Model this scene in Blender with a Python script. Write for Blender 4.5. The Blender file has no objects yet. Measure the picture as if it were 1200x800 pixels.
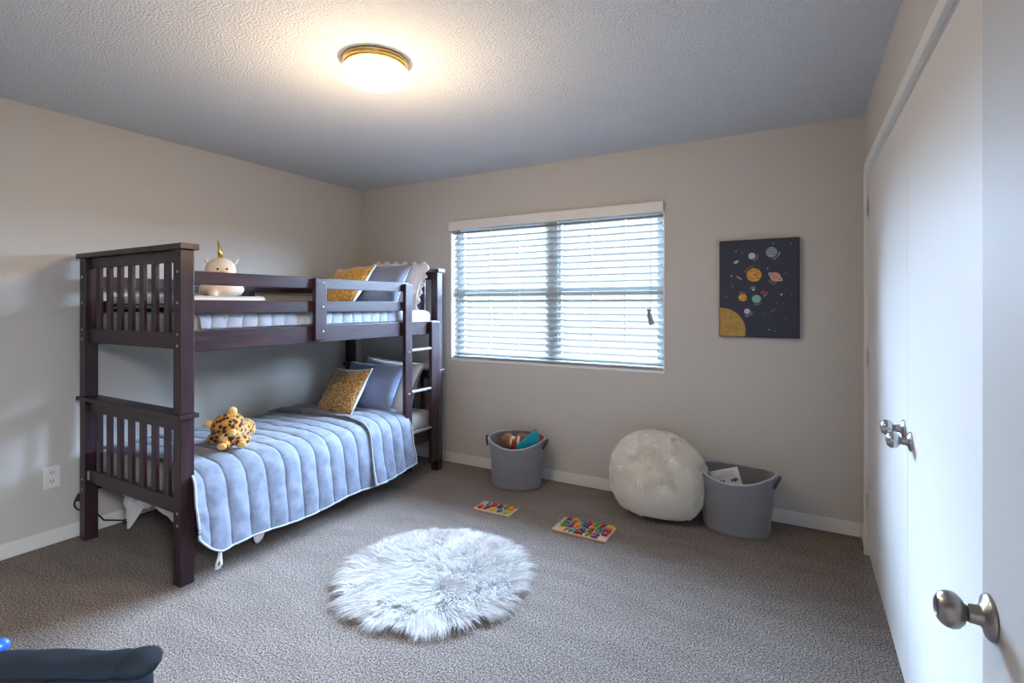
import bpy, bmesh, math, random
from mathutils import Vector, Matrix, Euler, noise
import numpy as np

SC = bpy.context.scene
COL = SC.collection
PI = math.pi
rnd = random.Random(7)

# ------------------------------------------------------------------ camera, world, light, exposure
W, H = 3.996, 2.44            # room width, ceiling height; left wall x=0, window wall y=0
SOUTH = -4.5                  # wall behind the camera
cam = bpy.data.cameras.new('camera')
camo = bpy.data.objects.new('camera', cam); COL.objects.link(camo); SC.camera = camo
camo.location = (3.675, -3.582, 1.344)
camo.rotation_euler = (PI/2, 0, math.radians(29.37))
cam.sensor_width = 36; cam.lens = 599.65/1200*36; cam.shift_y = -42.4/1200
cam.clip_start = 0.02

SC.view_settings.view_transform = 'Standard'
SC.view_settings.look = 'None'
SC.view_settings.gamma = 1
SC.view_settings.use_curve_mapping = False
SC.view_settings.exposure = 0.50

world = bpy.data.worlds.new('world'); SC.world = world; world.use_nodes = True
wn = world.node_tree; wn.nodes.clear()
wo = wn.nodes.new('ShaderNodeOutputWorld'); wb = wn.nodes.new('ShaderNodeBackground')
wt = wn.nodes.new('ShaderNodeTexCoord'); ws = wn.nodes.new('ShaderNodeSeparateXYZ')
wr = wn.nodes.new('ShaderNodeValToRGB')
wn.links.new(wt.outputs['Generated'], ws.inputs[0])
wm = wn.nodes.new('ShaderNodeMapRange')
wm.inputs['From Min'].default_value = -0.25; wm.inputs['From Max'].default_value = 0.45
wn.links.new(ws.outputs['Z'], wm.inputs['Value'])
wn.links.new(wm.outputs[0], wr.inputs[0])
wr.color_ramp.elements[0].color = (0.85, 0.87, 0.90, 1)
wr.color_ramp.elements[1].color = (0.72, 0.86, 1.0, 1)
wn.links.new(wr.outputs[0], wb.inputs[0])
wb.inputs[1].default_value = 1.0
wn.links.new(wb.outputs[0], wo.inputs[0])

def area_light(name, loc, rot, sx, sy, power, color, portal=False):
    l = bpy.data.lights.new(name, 'AREA'); l.shape = 'RECTANGLE'; l.size = sx; l.size_y = sy
    l.energy = power; l.color = color
    o = bpy.data.objects.new(name, l); COL.objects.link(o); o.location = loc; o.rotation_euler = rot
    if portal: l.cycles.is_portal = True
    return o
# daylight outside the window, and an added fill light, unseen beyond the doorway
area_light('window_portal', (1.956, 0.13, 1.47), (-PI/2, 0, 0), 1.85, 1.22, 1, (1, 1, 1), True)
area_light('daylight', (1.956, 2.8, 2.90), (math.radians(-62), 0, 0), 9.0, 1.9, 7400, (0.53, 0.69, 1.0))
area_light('added_hall_fill', (4.9, -3.82, 2.3), (0, math.radians(55), 0), 0.9, 0.9, 170, (0.92, 0.94, 1.0))

# ------------------------------------------------------------------ materials
def mat(name, color, rough=0.6, metal=0.0, spec=0.5, **k):
    m = bpy.data.materials.new(name); m.use_nodes = True
    b = m.node_tree.nodes['Principled BSDF']
    b.inputs['Base Color'].default_value = (*color, 1)
    b.inputs['Roughness'].default_value = rough
    b.inputs['Metallic'].default_value = metal
    b.inputs['Specular IOR Level'].default_value = spec
    for n, v in k.items(): b.inputs[n.replace('_', ' ')].default_value = v
    return m

def N(m, t, **k):
    n = m.node_tree.nodes.new(t)
    for a, v in k.items(): setattr(n, a, v)
    return n
def L(m, a, b): m.node_tree.links.new(a, b)
def BS(m): return m.node_tree.nodes['Principled BSDF']

def add_bump(m, scale, strength, dist=0.002, detail=3, kind='noise', stretch=None):
    tc = N(m, 'ShaderNodeTexCoord')
    src = tc.outputs['Object']
    if stretch:
        mp = N(m, 'ShaderNodeMapping'); mp.inputs['Scale'].default_value = stretch
        L(m, src, mp.inputs[0]); src = mp.outputs[0]
    if kind == 'noise':
        t = N(m, 'ShaderNodeTexNoise'); t.inputs['Scale'].default_value = scale; t.inputs['Detail'].default_value = detail
        out = t.outputs['Fac']
    else:
        t = N(m, 'ShaderNodeTexVoronoi'); t.inputs['Scale'].default_value = scale
        out = t.outputs['Distance']
    L(m, src, t.inputs['Vector'])
    b = N(m, 'ShaderNodeBump'); b.inputs['Strength'].default_value = strength; b.inputs['Distance'].default_value = dist
    L(m, out, b.inputs['Height']); L(m, b.outputs[0], BS(m).inputs['Normal'])
    return src

def mix_noise(m, c1, c2, scale, lo=0.4, hi=0.6, detail=3, stretch=None, kind='noise', rough=0.6):
    tc = N(m, 'ShaderNodeTexCoord'); src = tc.outputs['Object']
    if stretch:
        mp = N(m, 'ShaderNodeMapping'); mp.inputs['Scale'].default_value = stretch
        L(m, src, mp.inputs[0]); src = mp.outputs[0]
    if kind == 'noise':
        t = N(m, 'ShaderNodeTexNoise'); t.inputs['Scale'].default_value = scale; t.inputs['Detail'].default_value = detail
        t.inputs['Roughness'].default_value = rough
        out = t.outputs['Fac']
    else:
        t = N(m, 'ShaderNodeTexVoronoi'); t.inputs['Scale'].default_value = scale
        out = t.outputs['Distance']
    L(m, src, t.inputs['Vector'])
    r = N(m, 'ShaderNodeValToRGB')
    r.color_ramp.elements[0].position = lo; r.color_ramp.elements[0].color = (*c1, 1)
    r.color_ramp.elements[1].position = hi; r.color_ramp.elements[1].color = (*c2, 1)
    L(m, out, r.inputs[0]); L(m, r.outputs[0], BS(m).inputs['Base Color'])
    return r

M = {}
M['wall'] = mat('wall_paint', (0.530, 0.505, 0.470), 0.75, spec=0.3)
add_bump(M['wall'], 90, 0.12, 0.002)
M['ceil'] = mat('ceiling_texture', (0.62, 0.66, 0.72), 0.95, spec=0.1)
add_bump(M['ceil'], 100, 1.0, 0.013, detail=4)
M['white'] = mat('white_trim_paint', (0.72, 0.71, 0.69), 0.4)
M['door'] = mat('white_door_paint', (0.66, 0.645, 0.62), 0.5, spec=0.35)
M['door_entry'] = mat('darker_door_paint', (0.50, 0.485, 0.465), 0.55, spec=0.3)  # entry leaf, toned darker than the closet leaves
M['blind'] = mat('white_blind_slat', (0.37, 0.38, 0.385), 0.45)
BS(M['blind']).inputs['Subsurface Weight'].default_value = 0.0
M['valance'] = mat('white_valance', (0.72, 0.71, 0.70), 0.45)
M['vinyl'] = mat('white_window_vinyl', (0.55, 0.60, 0.58), 0.4)
M['cord'] = mat('grey_cord', (0.30, 0.30, 0.30), 0.8)
M['tassel'] = mat('grey_tassel', (0.26, 0.26, 0.26), 0.5)

# carpet: speckled pile
m = M['carpet'] = mat('carpet_pile', (0.2, 0.18, 0.16), 1.0, spec=0.05)
tc = N(m, 'ShaderNodeTexCoord')
n1 = N(m, 'ShaderNodeTexNoise'); n1.inputs['Scale'].default_value = 150; n1.inputs['Detail'].default_value = 5; n1.inputs['Roughness'].default_value = 0.85
L(m, tc.outputs['Object'], n1.inputs['Vector'])
r1 = N(m, 'ShaderNodeValToRGB'); e = r1.color_ramp.elements
e[0].position = 0.41; e[0].color = (0.026, 0.021, 0.019, 1)
e[1].position = 0.60; e[1].color = (0.52, 0.455, 0.41, 1)
x_ = e.new(0.5); x_.color = (0.205, 0.172, 0.149, 1)
L(m, n1.outputs['Fac'], r1.inputs[0])
n2 = N(m, 'ShaderNodeTexNoise'); n2.inputs['Scale'].default_value = 3.2; n2.inputs['Detail'].default_value = 2
mp = N(m, 'ShaderNodeMapping'); mp.inputs['Rotation'].default_value = (0, 0, math.radians(28)); mp.inputs['Scale'].default_value = (1.0, 3.0, 1)
L(m, tc.outputs['Object'], mp.inputs[0]); L(m, mp.outputs[0], n2.inputs['Vector'])
r2 = N(m, 'ShaderNodeValToRGB'); r2.color_ramp.elements[0].position = 0.35; r2.color_ramp.elements[0].color = (0.91, 0.91, 0.91, 1)
r2.color_ramp.elements[1].position = 0.65; r2.color_ramp.elements[1].color = (1.06, 1.06, 1.06, 1)
L(m, n2.outputs['Fac'], r2.inputs[0])
mx = N(m, 'ShaderNodeMix', data_type='RGBA', blend_type='MULTIPLY'); mx.inputs['Factor'].default_value = 1
L(m, r1.outputs[0], mx.inputs['A']); L(m, r2.outputs[0], mx.inputs['B']); L(m, mx.outputs['Result'], BS(m).inputs['Base Color'])
bp = N(m, 'ShaderNodeBump'); bp.inputs['Strength'].default_value = 0.8; bp.inputs['Distance'].default_value = 0.007
L(m, n1.outputs['Fac'], bp.inputs['Height']); L(m, bp.outputs[0], BS(m).inputs['Normal'])

# espresso wood
def wood(name, stretch):
    m = mat(name, (0.03, 0.018, 0.018), 0.36, spec=0.38)
    mix_noise(m, (0.014, 0.007, 0.010), (0.044, 0.020, 0.027), 5, 0.3, 0.7, 5, stretch)
    return m
M['wz'] = wood('espresso_wood_upright', (9, 9, 1))
M['wx'] = wood('espresso_wood_cross', (1, 9, 9))
M['wy'] = wood('espresso_wood_long', (9, 1, 9))
M['rung'] = mat('pale_edge_wood', (0.22, 0.19, 0.19), 0.35)
M['bolt'] = mat('bolt_steel', (0.6, 0.58, 0.55), 0.35, 1.0)
M['label'] = mat('tan_paper_label', (0.42, 0.31, 0.22), 0.8)
M['black'] = mat('black_rubber', (0.012, 0.012, 0.013), 0.6)
M['hole'] = mat('socket_dark', (0.05, 0.05, 0.055), 0.6)

def fabric(name, c, bs=350, st=0.25, rough=0.85, sheen=0.3):
    m = mat(name, c, rough, spec=0.2); add_bump(m, bs, st, 0.001)
    BS(m).inputs['Sheen Weight'].default_value = sheen
    return m
M['quilt'] = fabric('blue_grey_quilt_fabric', (0.175, 0.212, 0.305), 160, 0.25)
M['quilt_edge'] = fabric('pale_quilt_binding', (0.36, 0.41, 0.49))
mix_noise(M['quilt'], (0.105, 0.125, 0.180), (0.190, 0.220, 0.290), 16, 0.3, 0.7, 5, rough=0.7)
M['quilt_light'] = fabric('pale_blue_quilt_fabric', (0.24, 0.275, 0.345))
M['sheet'] = fabric('white_sheet_fabric', (0.66, 0.66, 0.67), 14, 0.5)
M['cream'] = fabric('cream_sheet_fabric', (0.70, 0.68, 0.65), 20, 0.4)
m = M['dotsheet'] = fabric('speckled_sheet_fabric', (0.62, 0.61, 0.58))
r = mix_noise(m, (0.34, 0.24, 0.16), (0.37, 0.365, 0.35), 22, 0.10, 0.18, kind='voronoi')
M['sham'] = fabric('blue_sham_fabric', (0.15, 0.19, 0.30), 30, 0.2)
M['sham_grey'] = fabric('grey_blue_sham_fabric', (0.21, 0.23, 0.29), 30, 0.2)
def goldm(name, a, b):
    m = fabric(name, a); mix_noise(m, a, b, 85, 0.34, 0.60, kind='voronoi')
    for l in [l for l in m.node_tree.links if l.to_socket == BS(m).inputs['Normal']]: m.node_tree.links.remove(l)
    add_bump(m, 85, 0.7, 0.005, kind='voronoi')
    return m
M['gold'] = goldm('gold_dotted_fabric', (0.66, 0.44, 0.18), (0.27, 0.14, 0.04))
M['gold_up'] = goldm('yellow_dotted_fabric', (0.80, 0.52, 0.14), (0.50, 0.24, 0.03))
M['furwhite'] = mat('white_fur', (0.70, 0.69, 0.68), 0.7, spec=0.25)
M['furcream'] = mat('cream_fur', (0.90, 0.86, 0.78), 0.85, spec=0.15)
m = M['basket'] = fabric('grey_woven_fabric', (0.20, 0.195, 0.215))
for l in [l for l in m.node_tree.links if l.to_socket == BS(m).inputs['Normal']]: m.node_tree.links.remove(l)
tc = N(m, 'ShaderNodeTexCoord'); wv = N(m, 'ShaderNodeTexWave', wave_type='BANDS', bands_direction='Z'); wv.inputs['Scale'].default_value = 30; wv.inputs['Distortion'].default_value = 0.6
L(m, tc.outputs['Object'], wv.inputs['Vector']); b_ = N(m, 'ShaderNodeBump'); b_.inputs['Strength'].default_value = 0.4; b_.inputs['Distance'].default_value = 0.003
L(m, wv.outputs['Fac'], b_.inputs['Height']); L(m, b_.outputs[0], BS(m).inputs['Normal'])
M['basket_rim'] = fabric('pale_basket_binding', (0.42, 0.43, 0.46))
M['basket_handle'] = fabric('dark_webbing', (0.045, 0.043, 0.045))
M['teal'] = mat('teal_plastic', (0.0, 0.30, 0.40), 0.45)
M['orangeplush'] = fabric('orange_brown_plush', (0.30, 0.13, 0.05), 60, 0.6)
M['redplush'] = fabric('red_plush', (0.34, 0.03, 0.03), 60, 0.6)
M['creamplush'] = fabric('cream_plush', (0.72, 0.60, 0.48), 60, 0.5)
M['book'] = mat('book_cover', (0.62, 0.64, 0.68), 0.5)
M['ink'] = mat('dark_ink', (0.02, 0.02, 0.025), 0.6)
M['ply'] = mat('pale_plywood', (0.72, 0.50, 0.28), 0.5)
mix_noise(M['ply'], (0.50, 0.34, 0.20), (0.62, 0.44, 0.27), 12, 0.3, 0.7, 4, (1, 8, 8))
for k, c in dict(red=(0.55, 0.02, 0.04), darkred=(0.28, 0.01, 0.03), purple=(0.26, 0.03, 0.24), orange=(0.85, 0.22, 0.01), yellow=(0.78, 0.46, 0.03),
                 green=(0.10, 0.34, 0.05), teal_p=(0.03, 0.27, 0.32), blue=(0.04, 0.14, 0.40), navy=(0.03, 0.04, 0.22), lime=(0.34, 0.46, 0.05),
                 brown=(0.28, 0.05, 0.02)).items():
    M['p_'+k] = mat(k+'_painted_wood', c, 0.4)
M['canvas'] = mat('navy_canvas', (0.030, 0.036, 0.062), 0.7)
M['canvas_edge'] = mat('dark_canvas_edge', (0.012, 0.012, 0.018), 0.7)
M['ochre'] = mat('ochre_paint', (0.42, 0.26, 0.055), 0.7)
mix_noise(M['ochre'], (0.36, 0.21, 0.04), (0.46, 0.29, 0.07), 26, 0.35, 0.65)
M['a_orange'] = mat('orange_paint', (0.62, 0.33, 0.05), 0.7); mix_noise(M['a_orange'], (0.46, 0.16, 0.03), (0.70, 0.42, 0.08), 30, 0.38, 0.6, stretch=(1, 1, 3))
M['a_white'] = mat('white_paint_print', (0.50, 0.50, 0.54), 0.7)
M['a_blue'] = mat('pale_blue_print', (0.30, 0.36, 0.45), 0.7)
M['a_pink'] = mat('pink_print', (0.58, 0.24, 0.18), 0.7)
M['a_green'] = mat('mint_print', (0.20, 0.42, 0.36), 0.7)
M['a_red'] = mat('red_print', (0.30, 0.05, 0.06), 0.7)
M['brass'] = mat('brass', (0.78, 0.52, 0.20), 0.25, 1.0)
M['chrome'] = mat('satin_chrome', (0.50, 0.50, 0.52), 0.22, 1.0)
M['nickel'] = mat('satin_nickel', (0.36, 0.33, 0.31), 0.28, 1.0)
M['hinge'] = mat('painted_hinge', (0.62, 0.60, 0.57), 0.4)
m = M['lampglass'] = mat('lit_lamp_glass', (0.95, 0.92, 0.85), 0.3)
BS(m).inputs['Emission Color'].default_value = (1.0, 0.74, 0.45, 1); BS(m).inputs['Emission Strength'].default_value = 2.6
m = M['leopard'] = fabric('leopard_plush', (0.5, 0.25, 0.06), 80, 0.6)
tc = N(m, 'ShaderNodeTexCoord'); vo = N(m, 'ShaderNodeTexVoronoi'); vo.inputs['Scale'].default_value = 40; vo.inputs['Randomness'].default_value = 0.9
L(m, tc.outputs['Object'], vo.inputs['Vector'])
r_ = N(m, 'ShaderNodeValToRGB'); e = r_.color_ramp.elements
e[0].position = 0.0; e[0].color = (0.16, 0.05, 0.01, 1); e[1].position = 0.60; e[1].color = (0.52, 0.25, 0.05, 1)
x_ = e.new(0.40); x_.color = (0.035, 0.012, 0.004, 1); x_ = e.new(0.50); x_.color = (0.40, 0.17, 0.03, 1); x_ = e.new(0.2); x_.color = (0.04, 0.014, 0.005, 1)
L(m, vo.outputs['Distance'], r_.inputs[0]); L(m, r_.outputs[0], BS(m).inputs['Base Color'])
M['leo_pale'] = fabric('pale_yellow_plush', (0.70, 0.46, 0.14), 80, 0.6)
M['goldfoil'] = mat('gold_foil', (0.75, 0.50, 0.12), 0.25, 1.0)
M['pink'] = fabric('pink_plush', (0.60, 0.32, 0.28))
M['slate'] = fabric('dark_slate_fabric', (0.010, 0.016, 0.025), 12, 0.35, sheen=0)
M['slate2'] = fabric('slate_piping_fabric', (0.05, 0.08, 0.11), 12, 0.3, sheen=0)
M['bluelogo'] = mat('bright_blue_plastic', (0.02, 0.13, 0.75), 0.3)
# glass: see-through with a faint reflection
m = bpy.data.materials.new('window_glass'); m.use_nodes = True; m.node_tree.nodes.clear()
go = N(m, 'ShaderNodeOutputMaterial'); gm = N(m, 'ShaderNodeMixShader'); gt = N(m, 'ShaderNodeBsdfTransparent'); gg = N(m, 'ShaderNodeBsdfGlossy')
gg.inputs['Roughness'].default_value = 0.02; gm.inputs[0].default_value = 0.06
gt.inputs[0].default_value = (0.94, 0.98, 0.97, 1)
L(m, gt.outputs[0], gm.inputs[1]); L(m, gg.outputs[0], gm.inputs[2]); L(m, gm.outputs[0], go.inputs[0]); M['glass'] = m

# ------------------------------------------------------------------ helpers
def link(name, me, m, parent=None, smooth=False):
    o = bpy.data.objects.new(name, me); COL.objects.link(o)
    if m is not None: me.materials.append(m)
    if parent is not None: o.parent = parent
    if smooth:
        for p in me.polygons: p.use_smooth = True
    return o
def fin(name, bm, m, parent=None, smooth=False, bevel=0, subsurf=0):
    me = bpy.data.meshes.new(name); bmesh.ops.recalc_face_normals(bm, faces=bm.faces); bm.to_mesh(me); bm.free()
    o = link(name, me, m, parent, smooth)
    if bevel:
        b = o.modifiers.new('bevel', 'BEVEL'); b.width = bevel; b.segments = 2; b.limit_method = 'ANGLE'
    if subsurf:
        s = o.modifiers.new('sub', 'SUBSURF'); s.levels = subsurf; s.render_levels = subsurf
    return o
def empty(name, loc=(0, 0, 0), rz=0):
    o = bpy.data.objects.new(name, None); COL.objects.link(o); o.location = loc; o.rotation_euler = (0, 0, rz); o.empty_display_size = 0.05
    return o
def tag(o, label, cat, group=None, kind=None):
    o['label'] = label; o['category'] = cat
    if group: o['group'] = group
    if kind: o['kind'] = kind
    return o
def struct(o): o['kind'] = 'structure'; return o
def local(o, p=(0, 0, 0)):
    """move a world-built mesh's origin to p (keeps it in place)"""
    o.data.transform(Matrix.Translation(-Vector(p))); o.location = p
    return o
def box(bm, x0, x1, y0, y1, z0, z1):
    vs = [bm.verts.new((x, y, z)) for z in (z0, z1) for y in (y0, y1) for x in (x0, x1)]
    for f in ((0, 2, 3, 1), (4, 5, 7, 6), (0, 1, 5, 4), (2, 6, 7, 3), (0, 4, 6, 2), (1, 3, 7, 5)):
        bm.faces.new([vs[i] for i in f])
def boxo(name, b, m, parent=None, bevel=0):
    bm = bmesh.new(); box(bm, *b); return fin(name, bm, m, parent, bevel=bevel)
def ell(bm, c, r, rot=(0, 0, 0), u=24, v=16):
    mx = Matrix.Translation(c) @ Euler(rot).to_matrix().to_4x4() @ Matrix.Diagonal((*r, 1))
    bmesh.ops.create_uvsphere(bm, u_segments=u, v_segments=v, radius=1, matrix=mx)
def tube(bm, pts, rad, seg=10, cap=True):
    pts = [Vector(p) for p in pts]; n = len(pts)
    rads = rad if isinstance(rad, (list, tuple)) else [rad]*n
    rings = []; up = Vector((0, 0, 1))
    for i, p in enumerate(pts):
        t = (pts[min(i+1, n-1)]-pts[max(i-1, 0)]).normalized()
        a = t.cross(up)
        if a.length < 1e-3: a = t.cross(Vector((1, 0, 0)))
        a.normalize(); b = t.cross(a).normalized()
        rings.append([bm.verts.new(p+(a*math.cos(k*2*PI/seg)+b*math.sin(k*2*PI/seg))*rads[i]) for k in range(seg)])
    for i in range(n-1):
        for k in range(seg):
            bm.faces.new((rings[i][k], rings[i][(k+1) % seg], rings[i+1][(k+1) % seg], rings[i+1][k]))
    if cap: bm.faces.new(rings[0][::-1]); bm.faces.new(rings[-1])
def lathe(bm, prof, seg=32, mx=Matrix.Identity(4)):
    rings = []
    for r, z in prof:
        rings.append([bm.verts.new(mx @ Vector((r*math.cos(k*2*PI/seg), r*math.sin(k*2*PI/seg), z))) for k in range(seg)])
    for i in range(len(prof)-1):
        for k in range(seg):
            bm.faces.new((rings[i][k], rings[i][(k+1) % seg], rings[i+1][(k+1) % seg], rings[i+1][k]))
    bm.faces.new(rings[0][::-1]); bm.faces.new(rings[-1])
def grid(fn, nu, nv, name, m, parent=None, thick=0, offset=-1, sub=0):
    """surface fn(u,v), u,v in 0..1"""
    vs = [fn(i/nu, j/nv) for j in range(nv+1) for i in range(nu+1)]
    fs = [(j*(nu+1)+i, j*(nu+1)+i+1, (j+1)*(nu+1)+i+1, (j+1)*(nu+1)+i) for j in range(nv) for i in range(nu)]
    me = bpy.data.meshes.new(name); me.from_pydata(vs, [], fs); me.update()
    o = link(name, me, m, parent, True)
    if thick:
        s = o.modifiers.new('solid', 'SOLIDIFY'); s.thickness = thick; s.offset = offset
    if sub:
        s = o.modifiers.new('sub', 'SUBSURF'); s.levels = sub; s.render_levels = sub
    return o
def nz(x, y, z=0, s=1): return noise.noise(Vector((x*s, y*s, z*s)))

# ------------------------------------------------------------------ room shell
struct(boxo('floor', (-0.1, W+1.8, SOUTH-0.1, 0.1, -0.1, 0), M['carpet']))
struct(boxo('ceiling', (-0.1, W+1.8, SOUTH-0.1, 0.2, H, H+0.1), M['ceil']))
struct(boxo('wall_left', (-0.1, 0, SOUTH-0.1, 0.1, 0, H), M['wall']))
WX0, WX1, WZ0, WZ1 = 1.062, 2.859, 0.885, 2.055
bm = bmesh.new()
T = 0.16
box(bm, 0, WX0, 0, T, 0, H); box(bm, WX1, W+0.1, 0, T, 0, H)
box(bm, WX0, WX1, 0, T, 0, WZ0); box(bm, WX0, WX1, 0, T, WZ1, H)
struct(fin('wall_back', bm, M['wall']))
# right wall: closet opening and doorway behind the camera
CY0, CY1, CZ = -2.545, -0.245, 2.062     # closet opening
DY0, DY1, DZ = -4.16, -3.35, 2.05        # doorway
bm = bmesh.new()
box(bm, W, W+0.11, CY1, 0.0, 0, H); box(bm, W, W+0.11, CY0, CY1, CZ, H)
box(bm, W, W+0.11, DY1, CY0, 0, H); box(bm, W, W+0.11, DY0, DY1, DZ, H)
box(bm, W, W+0.11, SOUTH, DY0, 0, H)
struct(fin('wall_right', bm, M['wall']))
struct(boxo('wall_front', (0, W, SOUTH-0.1, SOUTH, 0, H), M['wall']))
bm = bmesh.new()   # closet interior and hallway shell
box(bm, W+0.70, W+0.75, CY0-0.2, 0.1, 0, H); box(bm, W+0.11, W+0.70, CY0-0.2, CY0-0.15, 0, H)
struct(fin('wall_closet', bm, M['wall']))
struct(boxo('wall_hallway', (W+1.7, W+1.75, SOUTH-0.1, CY0-0.2, 0, H), M['wall']))
# baseboards
def baseboard(name, segs):
    bm = bmesh.new()
    for s in segs: box(bm, *s)
    struct(fin(name, bm, M['white'], bevel=0.004))
baseboard('baseboard_left', [(0, 0.012, SOUTH, 0, 0, 0.082)])
baseboard('baseboard_back', [(0.012, W-0.012, -0.012, 0, 0, 0.082)])
baseboard('baseboard_right', [(W-0.012, W, CY1+0.06, 0, 0, 0.082), (W-0.012, W, DY1+0.06, CY0-0.06, 0, 0.082)])
baseboard('baseboard_front', [(0.012, W, SOUTH, SOUTH+0.012, 0, 0.082)])
# closet casing, stepped profile
bm = bmesh.new()
for (a, b_, t) in ((0.004, 0.062, 0.013), (0.0, 0.012, 0.02)):
    box(bm, W-t, W, CY1+a-0.002, CY1+b_, 0, CZ+b_)
    box(bm, W-t, W, CY0-b_, CY0-a+0.002, 0, CZ+b_)
    box(bm, W-t, W, CY0-a, CY1+a, CZ+a-0.002, CZ+b_)
box(bm, W, W+0.11, CY1-0.004, CY1, 0, CZ)
box(bm, W, W+0.11, CY0, CY0+0.004, 0, CZ); box(bm, W, W+0.11, CY0, CY1, CZ-0.004, CZ)
struct(fin('trim_1', bm, M['white'], bevel=0.002))
bm = bmesh.new()
box(bm, W-0.013, W, DY1, DY1+0.058, 0, DZ+0.058); box(bm, W-0.013, W, DY0-0.058, DY0, 0, DZ+0.058); box(bm, W-0.013, W, DY0, DY1, DZ, DZ+0.058)
struct(fin('trim_2', bm, M['white'], bevel=0.002))

# doors
def knob(parent, loc, dirx, m, s=1.0, oval=False):
    """door knob whose axis points along -x"""
    mx = Matrix.Translation(loc) @ Matrix.Rotation(-PI/2, 4, 'Y')
    bm = bmesh.new(); lathe(bm, [(0.001, -0.001), (0.0325*s, 0), (0.0325*s, 0.003), (0.030*s, 0.006), (0.017*s, 0.010), (0.014*s, 0.014), (0.013*s, 0.026), (0.012*s, 0.028)], 32, mx)
    ro = fin('rose', bm, m, parent, True)
    bm = bmesh.new()
    if oval: pr = [(0.001, 0.026), (0.0115, 0.027), (0.012, 0.030), (0.0185, 0.033), (0.0245, 0.039), (0.0265, 0.046), (0.0255, 0.053), (0.022, 0.059), (0.017, 0.063), (0.012, 0.065), (0.0115, 0.0635), (0.001, 0.0645)]
    else: pr = [(0.001, 0.026), (0.0125, 0.027), (0.013, 0.030), (0.020, 0.033), (0.0255, 0.040), (0.0275, 0.049), (0.0255, 0.058), (0.020, 0.065), (0.010, 0.069), (0.001, 0.070)]
    lathe(bm, pr, 32, mx); fin('knob', bm, m, parent, True)
def hinge(parent, x, y, z):
    bm = bmesh.new()
    for k in range(5):
        tube(bm, [(x, y, z-0.045+k*0.018+0.0008), (x, y, z-0.045+(k+1)*0.018-0.0008)], 0.0075, 10)
    box(bm, x-0.001, x+0.004, y-0.02, y+0.02, z-0.044, z+0.044)
    fin('hinge', bm, M['hinge'], parent)
CM = -1.392
for i, (a, b_) in enumerate(((CM+0.0015, CY1-0.006), (CY0+0.006, CM-0.0015))):
    d = struct(empty('door_%d' % (i+1), (W, (a+b_)/2, 0)))
    o = boxo('leaf', (0.0, 0.035, a-(a+b_)/2, b_-(a+b_)/2, 0.018, CZ-0.016), M['door'], d, bevel=0.0015)
    ky = (a+0.060 if i == 0 else b_-0.066)-(a+b_)/2
    knob(d, Vector((0, ky, 0.908 if i == 0 else 0.893)), -1, M['chrome'])
    hy = (b_+0.004 if i == 0 else a-0.004)-(a+b_)/2
    for z in (1.87, 1.06, 0.29): hinge(d, -0.011, hy, z)
R7 = math.radians(3)
# entry door standing open along the right wall, close to the camera
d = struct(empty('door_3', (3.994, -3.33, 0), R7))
boxo('leaf', (-0.035, 0, 0.0, 0.786, 0.012, 2.03), M['door_entry'], d, bevel=0.002)
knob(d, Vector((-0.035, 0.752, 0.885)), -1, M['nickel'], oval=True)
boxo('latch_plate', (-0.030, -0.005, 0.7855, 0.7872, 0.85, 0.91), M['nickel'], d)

# window with two side by side sash pairs and muntins
wnd = struct(empty('window_1', (0, 0, 0)))
FY0, FY1 = 0.085, 0.15
bm = bmesh.new()
fw = 0.045
box(bm, WX0, WX0+fw, FY0, FY1, WZ0, WZ1); box(bm, WX1-fw, WX1, FY0, FY1, WZ0, WZ1)
box(bm, WX0+fw, WX1-fw, FY0, FY1, WZ0, WZ0+fw); box(bm, WX0+fw, WX1-fw, FY0, FY1, WZ1-fw, WZ1)
fin('window_frame', bm, M['vinyl'], wnd, bevel=0.003)
XM = (WX0+WX1)/2+0.02
boxo('mullion', (XM-0.045, XM+0.045, FY0-0.006, FY1, WZ0+fw, WZ1-fw), M['vinyl'], wnd, bevel=0.003)
ZM = 1.475
for (a, b_) in ((WX0+fw, XM-0.045), (XM+0.045, WX1-fw)):
    for (c, d_) in ((WZ0+fw, ZM), (ZM, WZ1-fw)):
        bm = bmesh.new(); s = 0.022
        box(bm, a, a+s, FY0+0.01, FY1-0.02, c, d_); box(bm, b_-s, b_, FY0+0.01, FY1-0.02, c, d_)
        box(bm, a+s, b_-s, FY0+0.01, FY1-0.02, c, c+s); box(bm, a+s, b_-s, FY0+0.01, FY1-0.02, d_-s, d_)
        for k in (1, 2):
            x = a+(b_-a)*k/3; box(bm, x-0.007, x+0.007, FY0+0.025, FY0+0.035, c+s, d_-s)
        sash = fin('sash', bm, M['vinyl'], wnd)
        boxo('pane', (a+s*0.5, b_-s*0.5, FY0+0.028, FY0+0.032, c+s*0.5, d_-s*0.5), M['glass'], sash)
bm = bmesh.new()   # sill liner and reveal bead around the opening
box(bm, WX0-0.004, WX1+0.004, -0.006, 0.085, WZ0-0.012, WZ0+0.006)
box(bm, WX1-0.004, WX1+0.006, -0.004, 0.085, WZ0+0.006, WZ1)
box(bm, WX0-0.006, WX0+0.004, -0.004, 0.085, WZ0+0.006, WZ1)
fin('window_sill', bm, M['white'], wnd, bevel=0.002)

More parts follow.
